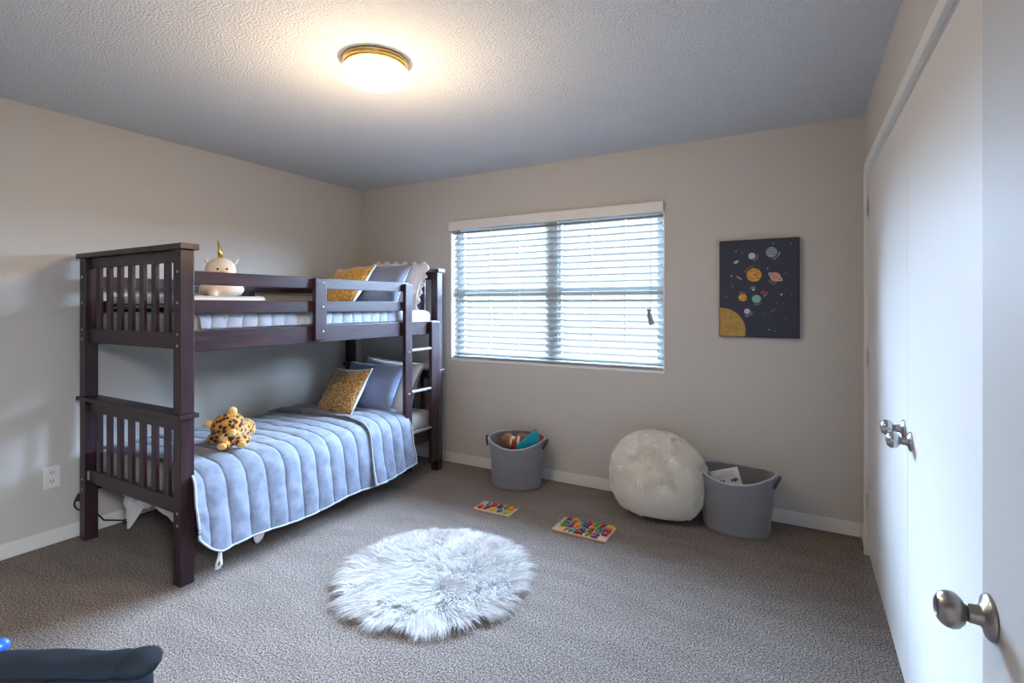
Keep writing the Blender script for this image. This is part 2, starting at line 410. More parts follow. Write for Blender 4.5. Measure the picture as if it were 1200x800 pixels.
# ------------------------------------------------------------------ window blind
bl = tag(empty('window_blind', (XM, 0.03, WZ0)), 'wide white horizontal slat blind hanging in the bedroom window', 'blind')
def B(name, bm, m, par=bl, **k):
    o = fin(name, bm, m, None, **k); o.data.transform(Matrix.Translation(-bl.location)); o.parent = par
    return o
bm = bmesh.new(); box(bm, WX0-0.012, WX1+0.0, -0.028, 0.016, WZ1-0.070, WZ1+0.004); box(bm, WX0-0.012, WX0-0.004, -0.028, 0.0-0.001, WZ1-0.070, WZ1+0.004)
B('valance', bm, M['valance'], bevel=0.004)
ns = 22; z0 = WZ0+0.062; dz = (WZ1-0.085-z0)/(ns-1); tilt = math.radians(30)
for k in range(ns):
    zc = z0+k*dz
    bm = bmesh.new(); n = 6; w = 0.050
    top = []; bot = []
    for i in range(n+1):
        t = (i/n-0.5)*w; cr = 0.0025*(1-(2*i/n-1)**2)
        y = 0.045+t*math.cos(tilt)-cr*math.sin(tilt); z = zc+t*math.sin(tilt)+cr*math.cos(tilt)
        ny, nz_ = -math.sin(tilt)*0.0028, math.cos(tilt)*0.0028
        top.append((y, z)); bot.append((y-ny, z-nz_))
    rg = [[bm.verts.new((x, y, z)) for (y, z) in top+bot[::-1]] for x in (WX0+0.008, WX1-0.008)]
    q = len(rg[0])
    for i in range(q): bm.faces.new((rg[0][i], rg[0][(i+1) % q], rg[1][(i+1) % q], rg[1][i]))
    bm.faces.new(rg[0][::-1]); bm.faces.new(rg[1])
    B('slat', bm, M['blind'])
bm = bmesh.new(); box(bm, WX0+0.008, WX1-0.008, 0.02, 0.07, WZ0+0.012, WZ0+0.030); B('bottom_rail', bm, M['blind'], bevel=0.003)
for x in (WX0+0.11, WX0+0.60, WX1-0.60, WX1-0.11):
    bm = bmesh.new()
    for y in (0.018, 0.072): tube(bm, [(x, y, WZ0+0.03), (x, y, WZ1-0.03)], 0.0009, 5)
    B('ladder_cord', bm, M['blind'])
bm = bmesh.new()
tube(bm, [(2.765, 0.010, WZ1-0.07), (2.766, 0.006, 1.30)], 0.0016, 6); B('pull_cord', bm, M['cord'])
bm = bmesh.new()
tube(bm, [(2.752, 0.004, 1.318), (2.755, 0.004, 1.27), (2.775, 0.004, 1.205)], [0.011, 0.014, 0.016], 10); tube(bm, [(2.768, -0.002, 1.315), (2.764, -0.002, 1.27), (2.782, -0.004, 1.215)], [0.010, 0.013, 0.015], 10)
B('cord_tassel', bm, M['tassel'])
bm = bmesh.new(); tube(bm, [(1.125, 0.010, WZ1-0.07), (1.123, 0.008, 1.16)], 0.003, 6); B('tilt_wand', bm, M['cord'])

# ------------------------------------------------------------------ ceiling lamp
lp = tag(empty('ceiling_lamp', (2.012, -1.878, H)), 'lit round ceiling lamp with brass ring and white glass bowl', 'ceiling lamp')
bm = bmesh.new(); lathe(bm, [(0.10, 0), (0.143, -0.0005), (0.145, -0.012), (0.139, -0.016), (0.142, -0.024), (0.136, -0.034), (0.128, -0.036), (0.10, -0.030)], 64); fin('brass_ring', bm, M['brass'], lp, True)
bm = bmesh.new(); lathe(bm, [(0.12, -0.030), (0.134, -0.036), (0.146, -0.046), (0.149, -0.058), (0.143, -0.074), (0.125, -0.090), (0.095, -0.102), (0.055, -0.109), (0.001, -0.112)], 64); fin('glass_bowl', bm, M['lampglass'], lp, True)
pl = bpy.data.lights.new('lamp_bulb', 'POINT'); pl.energy = 25; pl.color = (1.0, 0.72, 0.44); pl.shadow_soft_size = 0.06
plo = bpy.data.objects.new('lamp_bulb', pl); COL.objects.link(plo); plo.location = (2.012, -1.878, H-0.55)

# ------------------------------------------------------------------ outlet and cable
ol = tag(empty('wall_outlet', (0, -2.342, 0.377)), 'white duplex power outlet on the left wall', 'outlet')
boxo('cover_plate', (0, 0.006, -0.038, 0.038, -0.062, 0.062), M['white'], ol, bevel=0.003)
for dz_ in (-0.024, 0.024):
    bm = bmesh.new(); lathe(bm, [(0.001, 0.005), (0.0165, 0.005), (0.0165, 0.0085), (0.001, 0.0085)], 20, Matrix.Translation((0, 0, dz_)) @ Matrix.Rotation(PI/2, 4, 'Y'))
    s = fin('socket', bm, M['white'], ol)
    bm = bmesh.new()
    for yy in (-0.0065, 0.0065): box(bm, 0.0084, 0.0092, yy-0.0018, yy+0.0018, dz_-0.001, dz_+0.009)
    tube(bm, [(0.0084, 0, dz_-0.008), (0.0092, 0, dz_-0.008)], 0.003, 8)
    fin('slot', bm, M['hole'], s)
bm = bmesh.new()
pts = [(0.02+0.006*math.sin(a*3), -2.205+0.05*math.cos(a)*0.8, 0.20+0.05*math.sin(a)) for a in np.linspace(0, 4.2*PI, 60)]
pts += [(0.018, -2.17, 0.15), (0.018, -2.10, 0.05), (0.02, -2.0, 0.012), (0.02, -1.6, 0.008)]
tube(bm, pts, 0.005, 6); tube(bm, [(0.018, -2.215, 0.245), (0.030, -2.235, 0.215)], 0.013, 8)
tag(fin('power_cable', bm, M['black'], smooth=True), 'coiled black cable against the left wall behind the bed post', 'cable')

# ------------------------------------------------------------------ bunk bed
bed = tag(empty('bunk_bed', (0.585, -1.21, 0)), 'dark espresso wooden twin over twin bunk bed with ladder', 'bunk bed')
def Bd(name, b, m, bevel=0.003, par=None):
    o = boxo(name, b, M[m] if isinstance(m, str) else m, None, bevel)
    o.data.transform(Matrix.Translation(-bed.location)); o.parent = par or bed
    return o
XA, XB, YA, YB, P_ = 0.062, 1.110, -2.236, -0.195, 0.065
for (x, y) in ((XA, YA), (XB-P_, YA), (XA, YB-P_), (XB-P_, YB-P_)):
    Bd('post', (x, x+P_, y, y+P_, 0, 0.800), 'wz')
    Bd('upper_post', (x, x+P_, y, y+P_, 0.822, 1.612), 'wz')
for (y0, y1) in ((YA-0.012, YA+P_+0.012), (YB-P_-0.012, YB+0.012)):
    yc = (y0+y1)/2
    Bd('cap_rail', (XA-0.018, XB+0.020, y0, y1, 0.800, 0.822), 'wx')
    Bd('cap_rail', (XA-0.018, XB+0.020, y0, y1, 1.612, 1.640), 'wx')
    Bd('end_rail', (XA+P_, XB-P_, yc-0.013, yc+0.013, 0.735, 0.800), 'wx')
    Bd('end_rail', (XA+P_, XB-P_, yc-0.013, yc+0.013, 0.330, 0.405), 'wx')
    Bd('end_rail', (XA+P_, XB-P_, yc-0.013, yc+0.013, 1.555, 1.612), 'wx')
    Bd('end_rail', (XA+P_, XB-P_, yc-0.013, yc+0.013, 1.130, 1.210), 'wx')
    for k in range(7):
        xs = 0.203+0.1185*k
        Bd('end_slat', (xs, xs+0.044, yc-0.009, yc+0.009, 1.205, 1.560), 'wz', 0.002)
        Bd('end_slat', (xs, xs+0.044, yc-0.009, yc+0.009, 0.400, 0.740), 'wz', 0.002)
ya, yb = YA+P_, YB-P_
Bd('side_rail', (XB-0.030, XB-0.004, ya, yb, 1.117, 1.220), 'wy'); Bd('side_rail', (XA+0.004, XA+0.030, ya, yb, 1.117, 1.220), 'wy')
Bd('side_rail', (XB-0.030, XB-0.004, ya, yb, 0.268, 0.352), 'wy'); Bd('side_rail', (XA+0.004, XA+0.030, ya, yb, 0.268, 0.352), 'wy')
for (z0_, z1_) in ((1.445, 1.512), (1.303, 1.370)):
    Bd('guard_rail', (XB-0.022, XB, ya, -0.605, z0_, z1_), 'wy')
    Bd('guard_rail', (XA+0.020, XA+0.042, ya, yb, z0_, z1_), 'wy')
Bd('guard_post', (XB, XB+0.030, -1.482, -1.398, 1.134, 1.508), 'wz')
Bd('guard_post', (XA+0.042, XA+0.064, -1.28, -1.19, 1.14, 1.508), 'wz')
Bd('ladder_stile', (XB, XB+0.032, -0.678, -0.604, 0.10, 1.500), 'wz')
bm = bmesh.new()   # right stile with a rounded top corner
prof = [(-0.372, 0.10), (-0.262, 0.10), (-0.262, 1.185)] + [(-0.262-0.03+0.03*math.cos(a), 1.185+0.03*math.sin(a)) for a in np.linspace(0.3, PI/2, 6)] + [(-0.372, 1.215)]
a_ = [bm.verts.new((XB, y, z)) for y, z in prof]; b2 = [bm.verts.new((XB+0.032, y, z)) for y, z in prof]
for i in range(len(prof)): bm.faces.new((a_[i], a_[(i+1) % len(prof)], b2[(i+1) % len(prof)], b2[i]))
bm.faces.new(a_); bm.faces.new(b2[::-1])
o = fin('ladder_stile', bm, M['wz'], None, bevel=0.005); o.data.transform(Matrix.Translation(-bed.location)); o.parent = bed
bm = bmesh.new()   # pale worn edge band of that stile
pr = [(y, z) for y, z in prof[1:]]
o_ = []
for i in range(len(pr)-1):
    (y1, z1), (y2, z2) = pr[i], pr[i+1]
    tube(bm, [(XB+0.030, y1, z1), (XB+0.030, y2, z2)], 0.0028, 6)
o = fin('ladder_edge', bm, M['rung'], None); o.data.transform(Matrix.Translation(-bed.location)); o.parent = bed
for z in (1.008, 0.694, 0.385):
    bm = bmesh.new(); box(bm, XB+0.002, XB+0.030, -0.604, -0.372, z-0.012, z+0.006)
    o = fin('ladder_rung', bm, M['rung'], None, bevel=0.004); o.data.transform(Matrix.Translation(-bed.location)); o.parent = bed
Bd('mattress_deck', (XA+0.03, XB-0.03, ya+0.0, yb, 0.330, 0.345), 'wx'); Bd('mattress_deck', (XA+0.03, XB-0.03, ya, yb, 1.150, 1.165), 'wx')
def bolt(p, ax):
    bm = bmesh.new(); rot = Matrix.Rotation(PI/2, 4, 'Y') if ax == 'x' else Matrix.Rotation(PI/2, 4, 'X')
    lathe(bm, [(0.001, -0.001), (0.0065, 0), (0.006, 0.002), (0.001, 0.0035)], 12, Matrix.Translation(Vector(p)-bed.location) @ rot)
    o = fin('bolt', bm, M['bolt'], bed, True)
for z in (1.505, 1.355, 1.205, 1.150, 0.348, 0.290):
    bolt((1.083, YA, z), 'y'); bolt((XA+0.03, YA, z), 'y')
for z in (1.480, 1.335, 1.185): bolt((XB+0.030, -1.425, z), 'x')
for z in (0.995, 0.682): bolt((XB+0.032, -0.640, z), 'x')
Bd('paper_label', (XA+P_, XA+P_+0.001, YA+0.012, YA+0.050, 0.345, 0.395), M['label'], 0)

# ------------------------------------------------------------------ mattresses
def mattress(name, z0, z1, m, label, x1):
    def soft(bm):
        pass
    bm = bmesh.new(); box(bm, XA+0.045, x1, ya+0.015, yb-0.015, z0, z1)
    o = fin(name, bm, m, None, smooth=True)
    b = o.modifiers.new('bevel', 'BEVEL'); b.width = 0.045; b.segments = 5
    local(o, ((XA+x1)/2, -1.21, z0)); tag(o, label, 'mattress'); return o
mattress('mattress', 0.346, 0.500, M['dotsheet'], 'white sheeted mattress on the lower bunk under the quilt', 1.075)
mattress('mattress', 1.166, 1.305, M['dotsheet'], 'white sheeted mattress on the upper bunk inside the guard rails', 1.072)

# ------------------------------------------------------------------ quilts
def prof_eval(pts, s):
    d = [0]
    for i in range(1, len(pts)): d.append(d[-1]+math.dist(pts[i], pts[i-1]))
    t = s*d[-1]
    for i in range(1, len(pts)):
        if t <= d[i] or i == len(pts)-1:
            f = (t-d[i-1])/(d[i]-d[i-1]); a, b = pts[i-1], pts[i]
            return a[0]+(b[0]-a[0])*f, a[1]+(b[1]-a[1])*f
def smooth_prof(pts, n=60):
    out = [list(p) for p in (prof_eval(pts, i/n) for i in range(n+1))]
    for _ in range(4):
        out = [out[0]]+[[(out[i-1][0]+2*out[i][0]+out[i+1][0])/4, (out[i-1][1]+2*out[i][1]+out[i+1][1])/4] for i in range(1, len(out)-1)]+[out[-1]]
    return [tuple(p) for p in out]
def quilt(name, prof, y0, y1, pitch, amp, m, parent=None, nu=120, nv=420, hem=lambda y: 0, slant=0, phase=0, thick=0.012, wob=0.009, yshape=None, zmod=None):
    pr = smooth_prof(prof, 80)
    def fn(u, v):
        y = y0+(y1-y0)*v
        if yshape: y = yshape(u, v, y)
        x, z = prof_eval(pr, u)
        x2, z2 = prof_eval(pr, min(1, u+0.01)); x1_, z1_ = prof_eval(pr, max(0, u-0.01))
        tx, tz = x2-x1_, z2-z1_; l = math.hypot(tx, tz) or 1; nx, nz_ = -tz/l, tx/l
        if nz_ < 0 and u < 0.4: nx, nz_ = -nx, -nz_
        ph = (y+slant*max(0, u-0.55)*(1)+0.012*nz(u*5, y*2.2)-phase)/pitch
        puff = amp*(abs(math.sin(PI*ph))**0.38)
        w = wob*(nz(x*7+3, y*5, z*7)+0.5*nz(x*18, y*15, z*18))
        hz = hem(y)*max(0, (u-0.7)/0.3)
        d = puff+w
        zz = z+nz_*d+hz
        if zmod: zz = zmod(u, y, zz)
        return (x+nx*d, y, zz)
    return grid(fn, nu, nv, name, m, parent, thick, -1)
qp = [(0.115, 0.508), (0.20, 0.528), (0.45, 0.542), (0.80, 0.545), (1.02, 0.538), (1.10, 0.515), (1.145, 0.46), (1.165, 0.38), (1.178, 0.27), (1.190, 0.135)]
q = tag(empty('quilt', (0.6, -1.4, 0.53)), 'blue grey channel quilted comforter spread over the lower bunk', 'comforter')
def wshape(u, v, y):
    # near end gathers in towards the post, head end sweeps
    k = max(0, (u-0.62)/0.38)
    y -= 0.052*max(0, 1-v/0.30)*math.sin(min(1, k*1.25)*PI*0.62)
    return y
def Q(o): o.data.transform(Matrix.Translation(-q.location)); return o
Q(quilt('quilt_body', qp, -2.150, -0.93, 0.107, 0.0115, M['quilt'], q, hem=lambda y: 0.010*math.sin(y*9)+2.6*max(0, -2.08-y)**1.5, yshape=wshape))
fp = [(x + (0.010 if x > 1.05 else 0), z+0.018) for x, z in qp]; fp[-1] = (1.215, 0.165)
def fshape(u, v, y):
    k = max(0, (u-0.55)/0.45)
    return y-0.03*k*(1-v)+0.045*math.sin(min(1, k*1.3)*PI*0.5)*v-0.03*(1-min(1, u/0.55))*(1-v)
Q(quilt('folded_band', fp, -1.04, -0.690, 0.098, 0.011, M['quilt'], q, nv=160, hem=lambda y: 0.02*math.sin(y*8), yshape=fshape, thick=0.02, phase=0.03))
# pale binding along the hanging edges
def edge_pts(src, dx=0.0):
    me = src.data; return me
def binding(src, nu, nv, name, par):
    vs = src.data.vertices; pts = []
    row = lambda j: [vs[j*(nu+1)+i].co.copy() for i in range(int(nu*0.62), nu+1)]
    a = row(0); b = row(nv)[::-1]; mid = [vs[j*(nu+1)+nu].co.copy() for j in range(0, nv+1)]
    pts = (a+mid[1:-1]+b)[::2]
    bm = bmesh.new(); tube(bm, [tuple(p) for p in pts], 0.0055, 6); return fin(name, bm, M['quilt_edge'], par, True)
for ch in list(q.children):
    nv_ = 420 if ch.name.startswith('quilt_body') else 160
    binding(ch, 120, nv_, 'edge_binding', q)
bm = bmesh.new()   # care tag at the near corner
for k in range(2):
    tube(bm, [(1.192+0.006*k, -2.10+0.012*k, 0.15), (1.19, -2.095, 0.11), (1.186+0.01*k, -2.11+0.02*k, 0.075), (1.18, -2.105+0.01*k, 0.052)], [0.003, 0.010, 0.006, 0.009], 6)
Q(fin('care_tag', bm, M['sheet'], q))

# white bed sheet hanging under the foot end and a corner of it under the front
def sheetfn(u, v):
    x = 0.30+u*0.70
    dz_ = 0.25*(1-0.55*u)*(0.75+0.3*math.sin(u*9+1))
    z = 0.345-v*dz_-0.02*math.sin(u*22)*v
    y = -2.152+0.02*math.sin(u*17+v*3)*v+0.05*v*nz(u*5, v*4)+0.05*v
    return (x, y, max(z, 0.012))
sh = grid(sheetfn, 60, 24, 'bed_sheet', M['sheet'], None, 0.003)
tag(sh, 'loose white sheet hanging below the foot end of the lower bunk', 'sheet')
def flapfn(u, v):
    y = -1.93+u*0.16; z = 0.30-v*(0.21*math.sin(min(1, u*1.25+0.02)*PI*0.9)+0.02); x = 1.150+0.01*math.sin(u*12)
    return (x, y, z)
fl = grid(flapfn, 16, 8, 'hanging_flap', M['sheet'], None, 0.002); fl.parent = sh

# upper quilt
up = [(0.115, 1.32), (0.3, 1.335), (0.8, 1.335), (0.98, 1.325), (1.045, 1.300), (1.073, 1.26), (1.078, 1.225)]
def upfn_shape(u, v, y): return y+0.03*math.sin(v*25)*max(0, u-0.6)
uq = quilt('quilt', up, -2.13, -0.62, 0.085, 0.013, M['quilt_light'], None, nv=420, slant=0.28, thick=0.01, wob=0.008, yshape=upfn_shape)
local(uq, (0.6, -1.4, 1.33)); tag(uq, 'pale blue quilt rumpled behind the upper bunk guard rails', 'comforter')

# ------------------------------------------------------------------ pillows
def pillow(name, w, h, t, m, loc, rot, label, cat='pillow', back=None, piping=None, scallop=0, seed=0, group=None):
    root = tag(empty(name, loc), label, cat, group); root.rotation_euler = rot
    n = 36
    def side(sg):
        def fn(u, v):
            a, b = 2*u-1, 2*v-1
            px = a*w/2*(1-0.10*(1-b*b)*abs(a)**3)
            py = b*h/2*(1-0.10*(1-a*a)*abs(b)**3)
            th = t*0.58*((1-abs(a)**2.2)*(1-abs(b)**2.2))**0.58
            th += 0.006*nz(a*2.2+seed, b*2.2, sg)*(1-abs(a))*4*(1-abs(b))
            if scallop and sg > 0:
                pass
            return (px, sg*th, py)
        return fn
    f = grid(side(-1), n, n, 'front_panel', m, root); g = grid(side(1), n, n, 'back_panel', back or m, root)
    if piping:
        pts = []
        for k in range(4*24):
            s, r_ = divmod(k, 24); q_ = r_/24*2-1
            a, b = ((q_, -1), (1, q_), (-q_, 1), (-1, -q_))[s]
            pts.append((a*w/2*(1-0.10*(1-b*b)*abs(a)**3), 0, b*h/2*(1-0.10*(1-a*a)*abs(b)**3)))
        pts.append(pts[0])
        bm = bmesh.new(); tube(bm, pts, 0.006, 6, False); fin('piping', bm, piping, root, True)
    if scallop:
        bm = bmesh.new()
        K = scallop
        for s in range(4):
            for k in range(K):
                c = -1+(k+0.5)*2/K; L_ = (w if s % 2 == 0 else h)/K
                if s == 0: p, d1, d2 = Vector((c*w/2, 0, -h/2*0.97)), Vector((1, 0, 0)), Vector((0, 0, -1))
                elif s == 1: p, d1, d2 = Vector((w/2*0.97, 0, c*h/2)), Vector((0, 0, 1)), Vector((1, 0, 0))
                elif s == 2: p, d1, d2 = Vector((c*w/2, 0, h/2*0.97)), Vector((1, 0, 0)), Vector((0, 0, 1))
                else: p, d1, d2 = Vector((-w/2*0.97, 0, c*h/2)), Vector((0, 0, 1)), Vector((-1, 0, 0))
                for sy in (-0.003, 0.003):
                    pass
                a = [p-d1*L_/2-d2*0.012, p+d1*L_/2-d2*0.012, p+d1*L_/2, p+d2*0.032, p-d1*L_/2]
                v1 = [bm.verts.new(q_+Vector((0, -0.003, 0))) for q_ in a]; v2 = [bm.verts.new(q_+Vector((0, 0.003, 0))) for q_ in a]
                bm.faces.new(v1); bm.faces.new(v2[::-1])
                for i in range(5): bm.faces.new((v1[i], v1[(i+1) % 5], v2[(i+1) % 5], v2[i]))
        fin('pointed_trim', bm, m, root)
    return root
R = math.radians
# lower bunk (rot x negative leans the top towards the headboard)
pillow('pillow', 0.60, 0.42, 0.10, M['dotsheet'], (0.70, -0.335, 0.690), (R(-22), R(2), R(-4)), 'white pillow leaning on the headboard of the lower bunk', seed=3)
pillow('pillow', 0.58, 0.40, 0.09, M['cream'], (0.76, -0.475, 0.715), (R(-28), R(4), R(3)), 'cream white pillow right behind the blue pillow on the lower bunk', seed=5)
pillow('pillow', 0.58, 0.40, 0.14, M['sham'], (0.745, -0.645, 0.715), (R(-30), 0, R(2)), 'smooth blue pillow behind the gold cushion on the lower bunk', seed=8)
pillow('cushion', 0.43, 0.385, 0.13, M['gold'], (0.690, -0.86, 0.698), (R(-33), R(-3), R(-6)), 'gold dotted square cushion with white piping on the lower bunk', 'cushion', back=M['sheet'], piping=M['sheet'], seed=11)
# upper bunk
pillow('pillow', 0.60, 0.42, 0.13, M['cream'], (0.73, -0.36, 1.492), (R(-20), R(3), R(0)), 'white pillow with pointed trim beside the upper bunk headboard', scallop=6, seed=13)
pillow('pillow', 0.62, 0.42, 0.16, M['sham_grey'], (0.70, -0.56, 1.492), (R(-30), 0, R(4)), 'grey blue pillow behind the yellow cushion on the upper bunk', seed=17)
pillow('cushion', 0.44, 0.40, 0.13, M['gold_up'], (0.655, -0.82, 1.480), (R(-38), R(-2), R(-4)), 'yellow dotted cushion leaning on the upper bunk pillows', 'cushion', back=M['sheet'], piping=M['sheet'], seed=19)

# ------------------------------------------------------------------ plush leopard
def blob(name, parts, m, parent=None, voxel=0.006, origin=None):
    bm = bmesh.new()
    for p in parts: ell(bm, *p)
    o = fin(name, bm, m, parent, True)
    r = o.modifiers.new('remesh', 'REMESH'); r.mode = 'VOXEL'; r.voxel_size = voxel; r.use_smooth_shade = True
    s = o.modifiers.new('smooth', 'SMOOTH'); s.factor = 0.6; s.iterations = 6
    return o
lz = 0.560
leo = tag(empty('leopard_plush', (0.883, -1.838, lz-0.004), R(32)), 'orange spotted leopard plush with open mouth lying on the lower bunk quilt', 'plush toy')
leo.scale = (0.92, 0.92, 0.92)
# local: -y is forward (towards the camera), z up; the head is rolled to one side
HM = Matrix.Translation((-0.012, -0.03, 0.118)) @ Euler((R(12), R(-30), R(14))).to_matrix().to_4x4()
def hd_(p): return tuple(HM @ Vector(p))
HE = tuple(HM.to_euler())
blob('body', [((-0.01, 0.12, 0.065), (0.085, 0.12, 0.070)), ((0.0, 0.03, 0.075), (0.07, 0.07, 0.06)), (hd_((0, 0, 0)), (0.098, 0.082, 0.088), HE), (hd_((0, -0.055, -0.030)), (0.056, 0.048, 0.042), HE),
              ((0.012, -0.105, 0.032), (0.040, 0.055, 0.033), (0, 0, R(4))), ((0.092, -0.060, 0.040), (0.036, 0.060, 0.038), (0, 0, R(-14))),
              ((-0.105, 0.01, 0.038), (0.050, 0.045, 0.035), (0, 0, R(20))), ((-0.08, 0.19, 0.035), (0.05, 0.04, 0.03))], M['leopard'], leo)
for sx in (-1, 1):
    bm = bmesh.new(); ell(bm, hd_((sx*0.072, 0.0, 0.070)), (0.026, 0.018, 0.028), tuple((HM @ Euler((0, R(34*sx), 0)).to_matrix().to_4x4()).to_euler())); fin('ear', bm, M['leo_pale'], leo, True)
bm = bmesh.new()
for sx in (-1, 1): ell(bm, hd_((sx*0.026, -0.092, -0.018)), (0.028, 0.020, 0.021), HE)
ell(bm, hd_((0, -0.080, -0.060)), (0.034, 0.024, 0.012), HE)
fin('muzzle', bm, M['leo_pale'], leo, True)
bm = bmesh.new(); ell(bm, hd_((0, -0.090, -0.045)), (0.028, 0.018, 0.016), HE); fin('mouth', bm, M['black'], leo, True)
bm = bmesh.new(); ell(bm, hd_((0, -0.113, -0.004)), (0.012, 0.008, 0.008), HE); fin('nose', bm, M['black'], leo, True)
for sx in (-1, 1):
    bm = bmesh.new(); ell(bm, hd_((sx*0.036, -0.072, 0.026)), (0.009, 0.007, 0.009), HE); fin('eye', bm, M['black'], leo, True)
for (x, y) in ((0.012, -0.150), (0.106, -0.108)):
    bm = bmesh.new(); ell(bm, (x, y, 0.030), (0.028, 0.014, 0.020)); fin('paw_pad', bm, M['leo_pale'], leo, True)

fb = bmesh.new(); box(fb, -0.42, 0.42, -0.215, 0.215, 0.0, 0.042)
fbo = fin('folded_blanket', fb, M['cream'], None, smooth=True); k_ = fbo.modifiers.new('bevel', 'BEVEL'); k_.width = 0.020; k_.segments = 4
fbo.location = (0.57, -1.915, 1.352); tag(fbo, 'folded cream blanket under the unicorn plush on the upper bunk', 'blanket')
# ------------------------------------------------------------------ plush unicorn on the upper bunk
un = tag(empty('unicorn_plush', (0.60, -1.735, 1.392), R(50)), 'cream unicorn plush with gold horn lying on the upper bunk', 'plush toy')
blob('body', [((0.0, 0.03, 0.050), (0.125, 0.11, 0.060)), ((0.0, 0.01, 0.09), (0.085, 0.08, 0.07)), ((0.0, 0, 0.162), (0.086, 0.080, 0.080)), ((0.025, -0.05, 0.135), (0.05, 0.05, 0.042)),
              ((-0.03, -0.07, 0.025), (0.030, 0.035, 0.026))], M['creamplush'], un, 0.008)
bm = bmesh.new(); tube(bm, [(0.002, -0.01, 0.228), (-0.004, -0.012, 0.285), (-0.014, -0.014, 0.345)], [0.016, 0.011, 0.002], 12); fin('horn', bm, M['goldfoil'], un, True)
for sx in (-1, 1):
    bm = bmesh.new(); ell(bm, (sx*0.078, 0.02, 0.218), (0.010, 0.014, 0.028), (0, R(35*sx), 0)); fin('ear', bm, M['cream'], un, True)
    bm = bmesh.new(); ell(bm, (0.020+sx*0.024, -0.081, 0.168), (0.0065, 0.005, 0.0065)); fin('eye', bm, M['black'], un, True)
bm = bmesh.new(); ell(bm, (0.026, -0.094, 0.142), (0.022, 0.010, 0.012)); fin('nose', bm, M['pink'], un, True)

# ------------------------------------------------------------------ fur
def strands(bm_pts, m, name, parent=None, width=0.0022, seg=3, extra=None):
    """bm_pts: list of (base, dir, bend, length); builds tapered ribbons"""
    n = len(bm_pts); V = []; F = []
    for (p, d, b, ln) in bm_pts:
        sd = d.cross(Vector((rnd.uniform(-1, 1), rnd.uniform(-1, 1), rnd.uniform(-1, 1)))).normalized()
        i0 = len(V)
        for k in range(seg+1):
            t = k/seg
            c = p+d*ln*t+b*ln*t*t
            w = width*(1-t**1.5)*0.5+0.0001
            V.append(c-sd*w); V.append(c+sd*w)
        for k in range(seg):
            a = i0+2*k; F.append((a, a+1, a+3, a+2))
    if extra:
        off = len(V); V += extra[0]; F += [tuple(i+off for i in f) for f in extra[1]]
    me = bpy.data.meshes.new(name); me.from_pydata([tuple(v) for v in V], [], F); me.update()
    return link(name, me, m, parent, True)
# round shaggy rug
RC = Vector((2.092, -1.545, 0)); RR = 0.425
pts = []
for i in range(48000):
    r_ = RR*math.sqrt(rnd.random()); a = rnd.random()*2*PI
    x, y = r_*math.cos(a), r_*math.sin(a)
    gx, gy = nz(x, y, 1.3, 7), nz(x, y, 7.7, 7)
    g2 = Vector((nz(x, y, 3.1, 22), nz(x, y, 9.4, 22), 0))
    sw = Vector((-math.sin(a-0.5), math.cos(a-0.5), 0))
    out = Vector((math.cos(a), math.sin(a), 0))
    e_ = r_/RR
    hd = out*(0.30+0.55*e_**3)+Vector((-0.35, -0.25, 0))*(1-e_**2)+Vector((gx, gy, 0))*0.9*(1-0.35*e_**2)+g2*0.55+Vector((rnd.gauss(0, .12), rnd.gauss(0, .12), 0))
    up_ = 0.62-0.30*e_**4
    d = (hd*0.55+Vector((0, 0, up_))).normalized()
    b = hd*0.55+Vector((0, 0, -0.50))
    ln = rnd.uniform(0.050, 0.082)
    zb = 0.012+0.004*(1-e_)
    # keep tips above the carpet
    tip = zb+(d.z+b.z)*ln
    if tip < 0.004: b.z += (0.006-tip)/ln
    pts.append((Vector((x, y, zb)), d, b, ln))
dv = []; df = []
for k in range(64):
    a = k*2*PI/64; dv.append(Vector((RR*math.cos(a), RR*math.sin(a), 0.001)))
for k in range(64):
    a = k*2*PI/64; dv.append(Vector((RR*math.cos(a), RR*math.sin(a), 0.013)))
df = [tuple(range(64, 128)), tuple(range(63, -1, -1))]+[(k, (k+1) % 64, 64+(k+1) % 64, 64+k) for k in range(64)]
rug = strands(pts, M['furwhite'], 'shaggy_rug', width=0.0026, extra=(dv, df))
rug.location = RC; tag(rug, 'round white shaggy fur rug on the carpet in the room centre', 'rug')

# big fluffy floor cushion leaning on the wall
PC = Vector((2.880, -0.262, 0.268)); pr3 = (0.292, 0.190, 0.268)
def pouf_pt(th, ph):
    x, y, z = math.cos(ph)*math.cos(th), math.cos(ph)*math.sin(th), math.sin(ph)
    ex = 1.22
    n_ = (abs(x)**(2*ex)+abs(y)**(2*ex)+abs(z)**(2*ex))**(-1/(2*ex))
    v = Vector((x*n_*pr3[0], y*n_*pr3[1], z*n_*pr3[2]))
    v *= 1+0.035*nz(x*1.3+4, y*1.3, z*1.3)
    v.x *= 1-0.13*max(0, v.z/pr3[2])**2-0.03*max(0, -v.z/pr3[2])
    v.x -= 0.02*max(0, v.z/pr3[2])
    if v.z < -0.23: v.z = -0.23+(v.z+0.23)*0.3
    return v
nu, nv = 64, 40; vs = []; fs = []
for j in range(nv+1):
    for i in range(nu): vs.append(pouf_pt(i*2*PI/nu, -PI/2+PI*j/nv))
fs = [(j*nu+i, j*nu+(i+1) % nu, (j+1)*nu+(i+1) % nu, (j+1)*nu+i) for j in range(nv) for i in range(nu)]
pts = []
